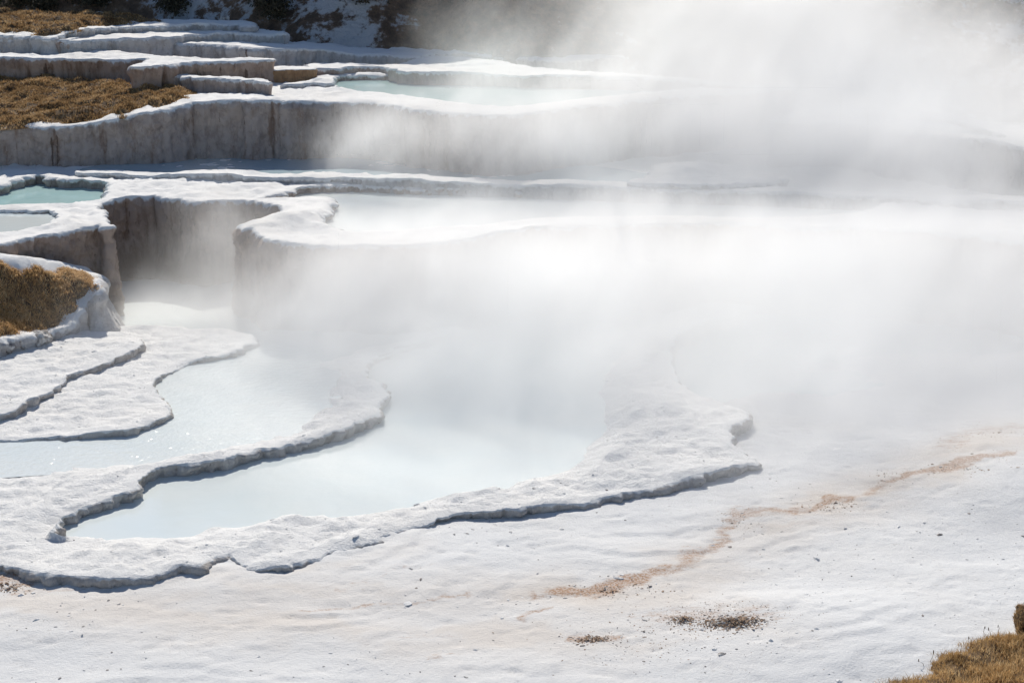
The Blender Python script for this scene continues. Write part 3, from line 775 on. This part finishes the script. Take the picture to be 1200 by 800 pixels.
def stem(u, v, h, lean, label, seed):
    q = P(u, v, .12)
    r = np.random.default_rng(seed)
    V, Fq = [], []
    segs = 7
    for s in range(segs):
        t = s/(segs-1)
        c = np.array([lean*t*t+.01*math.sin(5*t+seed), .01*math.sin(4*t), h*t])
        rad = .0035*(1-.6*t)
        for k in range(5):
            a = 2*math.pi*k/5
            V.append(c+np.array([rad*math.cos(a), rad*math.sin(a), 0]))
    for s in range(segs-1):
        for k in range(5):
            Fq.append((s*5+k, s*5+(k+1) % 5, s*5+5+(k+1) % 5, s*5+5+k))
    zz = float(ground_z(np.array([q[0]]), np.array([q[1]]))[0])
    rt = empty('dry_stem', (q[0], q[1], zz-.01)); tag(rt, label, 'dry stem', 'dry stems along the near grass edge')
    mesh_obj('stalk', V, Fq, M_stem, rt)
    V2, F2 = lump((.006, .006, .022), seed, 1, .3)
    V2 = V2+np.array([lean, 0, h])
    mesh_obj('seed_head', V2, F2, M_stem, rt)
M_stem, nt, b = material('dry stem')
p = geo(nt)
nt.l.new(nt.mix(nt.noise(p, 30, 2), (.10, .07, .045), (.22, .16, .10)), b.inputs['Base Color'])
for a in [(1153, 750, .15, .0, 'tallest upright dark stem on the near grass edge', 1), (1163, 747, .11, -.05, 'short stem leaning towards the tall one', 2), (1171, 744, .12, -.02, 'dry stem just left of the turf clump', 3),
          (1139, 757, .10, -.04, 'single leaning stem in the middle of the grass edge', 4), (1091, 774, .13, .02, 'thin stem low on the grass edge beside a shorter one', 5), (1082, 778, .08, -.05, 'shortest bent stem low on the grass edge', 6)]:
    stem(*a)

# ------------------------------------------------------------------ rocks
M_rock, nt, b = material('grey crusted rock')
p = geo(nt)
nt.l.new(nt.mix(nt.ramp(nt.noise(p, 5, 5, .65), .4, .62), (.24, .21, .19), (.66, .65, .63)), b.inputs['Base Color'])
b.inputs['Roughness'].default_value = .9
bp = nt.new('ShaderNodeBump', {'Strength': 1.0, 'Distance': .03, 'Height': nt.noise(p, 16, 5, .7)})
nt.l.new(bp.outputs[0], b.inputs['Normal'])
M_dark, nt, b = material('dark stone')
nt.l.new(nt.mix(nt.noise(geo(nt), 9, 4), (.05, .045, .04), (.16, .13, .11)), b.inputs['Base Color']); b.inputs['Roughness'].default_value = .9
def rock(u, v, z, s, label, seed, mat=None, name='rock', cat='rock'):
    q = P(u, v, z)
    V, Fc = lump(s, seed, 4, .32)
    o = mesh_obj(name, V, Fc, mat or M_rock)
    o.location = (q[0], q[1], z+s[2]*.25); o.rotation_euler = (0, 0, seed*1.3)
    tag(o, label, cat)
rock(47, 398, .30, (.24, .17, .14), 'largest smooth grey rock below the grassy mound', 301)
rock(22, 404, .33, (.15, .12, .09), 'smaller pitted rock left of the smooth grey one', 302)
rock(7, 408, .33, (.18, .13, .10), 'rock farthest from the flowstone below the grassy mound', 303)
rock(18, 393, .33, (.16, .11, .10), 'crusted rock tucked under the edge of the grass', 304)
rock(36, 389, .33, (.20, .12, .11), 'rock under the grass just above the smooth grey one', 307)
rock(72, 384, .33, (.22, .12, .14), 'rock at the corner where grass meets flowstone', 305)
rock(902, 750, .05, (.075, .04, .025), 'lone dark stone right of the brown gravel heap', 306, M_dark, 'stone', 'stone')
q = at(263, 24, 50.5)
o = mesh_obj('rock', *lump((.16, .12, .12), 309, 3, .3), M_rock); o.location = q; tag(o, 'small pale rock on the dark slope above the fluted step', 'rock')

# ------------------------------------------------------------------ pebbles and gravel (uncountable)
def chips(name, label, pts, sizes, mat_list, midx_prob, flat=.55, seed=0):
    r = np.random.default_rng(seed)
    import bmesh
    bm = bmesh.new(); bmesh.ops.create_icosphere(bm, subdivisions=1, radius=1)
    B = np.array([v.co[:] for v in bm.verts]); Fc = np.array([[v.index for v in f.verts] for f in bm.faces]); bm.free()
    n = len(pts); k = len(B)
    j = 1+r.uniform(-.35, .35, (n, k, 1))
    a = r.uniform(0, 2*np.pi, n)
    V = B[None]*j*np.stack([sizes*r.uniform(.8, 1.7, n), sizes*r.uniform(.6, 1, n), sizes*r.uniform(.35, .8, n)*flat*1.4], 1)[:, None, :]
    ca, sa = np.cos(a)[:, None], np.sin(a)[:, None]
    V = np.stack([V[..., 0]*ca-V[..., 1]*sa, V[..., 0]*sa+V[..., 1]*ca, V[..., 2]], -1)+pts[:, None, :]
    Fa = (Fc[None]+np.arange(n)[:, None, None]*k).reshape(-1, 3)
    mi = np.repeat(r.choice(len(mat_list), n, p=midx_prob), len(Fc))
    o = mesh_obj(name, V.reshape(-1, 3), Fa, None, None, None, False, mat_list, mi)
    tag(o, label, name, kind='stuff')
M_chip = M_crust
M_brownchip, nt, b = material('rusty gravel')
nt.l.new(nt.mix(nt.noise(geo(nt), 25, 3), (.20, .12, .07), (.50, .34, .22)), b.inputs['Base Color']); b.inputs['Roughness'].default_value = .9
r = np.random.default_rng(55)
uv = np.column_stack([r.uniform(-40, 1240, 3800), r.uniform(560, 815, 3800)])
q = np.array([P(u, v, 0)[:2] for u, v in uv])
ok = ~inside(q[:, 0], q[:, 1], T_low.outline) & ~inside(q[:, 0], q[:, 1], env)
ok &= r.random(len(q)) < .5+.5*fbm(q[:, 0]*.8, q[:, 1]*1.3, oct=3, seed=91)
q = q[ok]
pts = np.column_stack([q, ground_z(q[:, 0], q[:, 1])]); sz = .007*np.exp(r.normal(0, .65, len(q)))
chips('pebbles', 'small pale chips and pebbles scattered over the white ground', np.array(pts), np.array(sz), [M_chip, M_rock, M_dark], [.55, .40, .05], seed=1)
pts, sz = [], []
for T, cnt in ((T_low, 700), (T_s2, 250), (T_s1, 200)):
    lo, hi = T.outline[:, :2].min(0), T.outline[:, :2].max(0)
    cx, cy = r.uniform(lo[0], hi[0], cnt*4), r.uniform(lo[1], hi[1], cnt*4)
    m = inside(cx, cy, T.outline); cx, cy = cx[m][:cnt], cy[m][:cnt]
    zz = T.z(cx, cy)
    pts += list(np.column_stack([cx, cy, zz])); sz += list(.010*np.exp(r.normal(0, .5, len(cx))))
chips('pebbles', 'crumbs of white crust strewn on the low ledges', np.array(pts), np.array(sz), [M_crust_wet, M_rock], [.93, .07], seed=2)
pts, sz = [], []
for (u, v, su, sv, n, s, hz) in [(858, 735, 20, 4, 1100, .0075, .06), (800, 729, 8, 3, 260, .007, .03), (694, 746, 12, 2.5, 300, .0065, .03), (840, 722, 55, 9, 500, .005, 0), (790, 740, 70, 12, 260, .006, 0),
                                 (720, 688, 35, 5, 260, .007, 0), (1095, 567, 40, 5, 260, .008, 0), (975, 596, 18, 4, 110, .008, 0), (860, 620, 14, 14, 160, .007, 0), (770, 762, 60, 12, 120, .006, 0),
                                 (10, 686, 14, 5, 160, .010, .02), (1160, 535, 35, 12, 160, .008, 0)]:
    uu, vv = u+r.normal(0, su, n), v+r.normal(0, sv, n)
    q = np.array([P(a_, b_, .03)[:2] for a_, b_ in zip(uu, vv)])
    e = np.exp(-((uu-u)/su)**2-((vv-v)/sv)**2)
    zz = ground_z(q[:, 0], q[:, 1])+hz*e*r.random(n)
    pts += list(np.column_stack([q, zz])); sz += list(s*np.exp(r.normal(0, .4, n)))
chips('gravel', 'rusty brown gravel gathered in heaps and streaks on the white ground', np.array(pts), np.array(sz), [M_brownchip, M_rock, M_dark], [.68, .24, .08], seed=3)

# ------------------------------------------------------------------ shrubs on the hill
M_leaf, nt, b = material('dark shrub leaves')
nt.l.new(nt.mix(attr(nt, 'tint'), (.022, .022, .012), (.075, .062, .034)), b.inputs['Base Color']); b.inputs['Roughness'].default_value = .9
def shrub_meshes(seed):
    r = np.random.default_rng(seed)
    n = 1400
    d = r.normal(0, 1, (n, 3)); d /= np.linalg.norm(d, axis=1, keepdims=True)
    rad = r.random(n)**.5*(1+.45*fbm(d[:, 0]*1.6, d[:, 1]*1.6, d[:, 2]*1.6, oct=3, seed=seed))
    c = d*rad[:, None]*np.array([.75, .6, .5])+np.array([0, 0, .5]); c[:, 2] = np.maximum(c[:, 2], .03)
    u = r.normal(0, 1, (n, 3)); u /= np.linalg.norm(u, axis=1, keepdims=True); w = np.cross(u, r.normal(0, 1, (n, 3))); w /= np.linalg.norm(w, axis=1, keepdims=True)
    s = r.uniform(.035, .08, n)[:, None]
    V = np.vstack([c-u*s, c+w*s*.5, c+u*s, c-w*s*.5]); i = np.arange(n)
    leaf = (V, np.stack([i, i+n, i+2*n, i+3*n], 1), np.tile(r.random(n), 4))
    V, Fq = [], []
    for k in range(7):
        a = r.uniform(0, 2*np.pi); tip = np.array([math.cos(a)*.5, math.sin(a)*.4, r.uniform(.45, .9)])
        for s_ in range(4):
            t = s_/3; cc = tip*np.array([t**1.3, t**1.3, t]); rr = .022*(1-.75*t)
            for j in range(5):
                b_ = 2*math.pi*j/5; V.append(cc+np.array([rr*math.cos(b_), rr*math.sin(b_), 0]))
        o_ = k*20
        for s_ in range(3):
            for j in range(5): Fq.append((o_+s_*5+j, o_+s_*5+(j+1) % 5, o_+s_*5+5+(j+1) % 5, o_+s_*5+5+j))
    return leaf, (V, Fq)
protos = []
spots = [(18, 8, 53.0, 1.0, 'dark shrub farthest left on the hill, behind the grass'), (52, 10, 53.2, .8, 'low dark shrub behind the middle of the farthest grass'), (98, 12, 53.3, 1.0, 'rounded shrub behind the right part of the farthest grass'),
         (122, 14, 53, .7, 'small shrub just right of the rounded one on the slope'), (205, 14, 52.8, .8, 'shrub above the fluted step, left of the pale rock'), (322, 22, 51.5, .8, 'shrub above the square end of the shaded step'),
         (430, 12, 51.5, .9, 'shrub on the brown slope above the lit rim'), (305, 5, 53, .9, 'highest shrub between the pale slope patches')]
for i_, (u, v, dist, s, lab) in enumerate(spots):
    q = at(u, v, dist)
    z0 = hill_z(q[0], q[1])
    # walk back along the sight line until the slope is met
    for dd in np.arange(49, 60, .15):
        q = at(u, v, dd)
        if hill_z(q[0], q[1]) >= q[2]-.15: break
    rt = empty('shrub', (q[0], q[1], hill_z(q[0], q[1])-.05)); rt.scale = (s, s, s); rt.rotation_euler = (0, 0, i_*1.7)
    tag(rt, lab, 'shrub', 'dark shrubs on the hillside')
    if i_ < 3:
        lf, st_ = shrub_meshes(400+i_)
        f_ = mesh_obj('foliage', lf[0], lf[1], M_leaf, rt, {'tint': lf[2]}, False); s_ = mesh_obj('stems', st_[0], st_[1], M_stem, rt)
        protos.append((f_, s_))
    else:
        for src in protos[i_ % 3]:
            c = src.copy(); COL.objects.link(c); c.parent = rt

# ------------------------------------------------------------------ steam
def steam():
    lo, hi, vox = (-14, 18.5, -.1), (19, 60, 8.6), .145
    ng = bpy.data.node_groups.new('steam', 'GeometryNodeTree')
    ng.interface.new_socket('Geometry', in_out='OUTPUT', socket_type='NodeSocketGeometry')
    nt = NT(ng)
    out = nt.new('NodeGroupOutput')
    pos = nt.new('GeometryNodeInputPosition').outputs[0]
    warp = nt.new('ShaderNodeTexNoise', {'Vector': pos, 'Scale': .35, 'Detail': 2.0})
    wv = nt.vmath('MULTIPLY', nt.vmath('SUBTRACT', warp.outputs['Color'], (.5, .5, .5)), (2.6, 2.6, 1.6))
    pw = nt.vmath('ADD', pos, wv)
    S = None
    for (u, v, D, sx, sy, sz, a) in STEAM:
        c = at(u, v, D)
        d = nt.vmath('MULTIPLY', nt.vmath('SUBTRACT', pw, c), (1/sx, 1/sy, 1/sz))
        l = nt.vmath('LENGTH', d)
        g = nt.math('MULTIPLY', nt.math('POWER', 2.718, nt.math('MULTIPLY', nt.math('MULTIPLY', l, l), -1.0)), a)
        S = g if S is None else nt.math('ADD', S, g)
    sx = nt.new('ShaderNodeSeparateXYZ', {0: pw})
    sh = nt.new('ShaderNodeCombineXYZ', {0: nt.math('SUBTRACT', sx.outputs[0], nt.math('MULTIPLY', sx.outputs[2], .55)), 1: sx.outputs[1], 2: nt.math('MULTIPLY', sx.outputs[2], .6)}).outputs[0]
    n = nt.new('ShaderNodeTexNoise', {'Vector': sh, 'Scale': .95, 'Detail': 7.0, 'Roughness': .72, 'Distortion': 1.0}).outputs[0]
    n = nt.new('ShaderNodeMapRange', {0: n, 1: .28, 2: .72, 3: 0.0, 4: 1.0}).outputs[0]
    # wispy where thin, solid where thick
    wisp = nt.math('ADD', .14, nt.math('MULTIPLY', nt.math('POWER', n, 2.0), 2.1))
    core = nt.new('ShaderNodeMapRange', {0: S, 1: .35, 2: .95, 3: 0.0, 4: .7}).outputs[0]
    wisp = nt.math('ADD', wisp, nt.math('MULTIPLY', core, nt.math('SUBTRACT', .72, wisp)))
    dens = nt.math('MULTIPLY', S, wisp)
    dens = nt.math('MAXIMUM', nt.math('SUBTRACT', dens, .012), 0.0)
    vc = nt.new('GeometryNodeVolumeCube', {'Density': dens, 'Min': lo, 'Max': hi, 'Resolution X': int((hi[0]-lo[0])/vox), 'Resolution Y': int((hi[1]-lo[1])/vox), 'Resolution Z': int((hi[2]-lo[2])/vox)})
    sm = nt.new('GeometryNodeSetMaterial', {'Geometry': vc.outputs[0], 'Material': M_steam})
    nt.l.new(sm.outputs[0], out.inputs[0])
    me = bpy.data.meshes.new('steam')
    o = bpy.data.objects.new('steam', me); COL.objects.link(o)
    me.materials.append(M_steam)
    md = o.modifiers.new('steam', 'NODES'); md.node_group = ng
    tag(o, 'thick white steam rising from the hot pools and drifting right', 'steam', kind='stuff')
M_steam = bpy.data.materials.new('steam'); M_steam.use_nodes = True
t = M_steam.node_tree; t.nodes.clear(); nt = NT(t)
o_ = nt.new('ShaderNodeOutputMaterial')
pv = nt.new('ShaderNodeVolumePrincipled')
pv.inputs['Color'].default_value = (1, 1, 1, 1); pv.inputs['Density'].default_value = 1.0; pv.inputs['Anisotropy'].default_value = .55
t.links.new(pv.outputs[0], o_.inputs['Volume'])
STEAM = [  # pixel, distance, radii in metres, density
    (640, 354, 29.4, 4.6, 4.4, .85, .78),
    (430, 364, 29.8, 2.0, 2.6, .6, .9),
    (1070, 345, 29.0, 5.6, 4.8, .95, .72),
    (970, 288, 29.9, 6.0, 2.2, .75, .85),
    (560, 318, 29.0, 2.6, 1.7, .65, .75),
    (430, 318, 29.3, 1.1, 1.3, .65, .75),
    (900, 228, 36.0, 5.0, 2.0, .5, .20),
    (880, 133, 37.8, 4.6, 2.4, 1.4, .80),
    (1090, 170, 35.4, 4.0, 2.0, .9, .95),
    (910, 5, 43.8, 3.9, 3.6, 1.9, .85),
    (1080, 100, 43.0, 5.0, 4.0, 1.3, .45),
    (630, 150, 36.2, 2.3, 1.1, 1.1, 1.0),
    (560, 60, 41.0, 1.2, 1.2, 1.2, .45),
    (455, 172, 36.6, .9, .8, .8, 1.0),
    (225, 360, 31.5, 1.6, .8, .42, 1.3),
    (255, 285, 32.4, .6, .6, .9, 1.0),
    (560, 440, 27.0, 2.4, 2.8, .38, .28),
    (1060, 440, 25.8, 4.6, 4.2, .5, .34),
]
steam()

# ------------------------------------------------------------------ light
SUN_AZ, SUN_EL = math.radians(-9), math.radians(38)
w = bpy.data.worlds.new('World'); sc.world = w; w.use_nodes = True
wt = w.node_tree; bg = wt.nodes['Background']
sky = wt.nodes.new('ShaderNodeTexSky'); sky.sky_type = 'NISHITA'; sky.sun_disc = False
sky.sun_elevation = SUN_EL; sky.sun_rotation = SUN_AZ; sky.altitude = 2000
wt.links.new(sky.outputs[0], bg.inputs[0]); bg.inputs[1].default_value = .095
sl = bpy.data.lights.new('sun', 'SUN'); so = bpy.data.objects.new('sun', sl); COL.objects.link(so)
dirv = Vector((math.sin(SUN_AZ)*math.cos(SUN_EL), math.cos(SUN_AZ)*math.cos(SUN_EL), math.sin(SUN_EL)))
so.rotation_euler = dirv.to_track_quat('Z', 'Y').to_euler(); so.location = dirv*80
sl.energy = 4.35; sl.angle = math.radians(.53); sl.color = (1.0, .945, .855)

# ------------------------------------------------------------------ render settings
sc.view_settings.view_transform = 'Standard'
sc.view_settings.look = 'None'
sc.view_settings.exposure = 0.07
sc.view_settings.gamma = 1.0
cy = sc.cycles
cy.use_denoising = True
cy.max_bounces = 14; cy.diffuse_bounces = 3; cy.glossy_bounces = 2; cy.transmission_bounces = 2; cy.volume_bounces = 12; cy.transparent_max_bounces = 8
cy.volume_step_rate = 1.5
cy.volume_max_steps = 256
cy.caustics_reflective = False; cy.caustics_refractive = False
cy.sample_clamp_indirect = 6
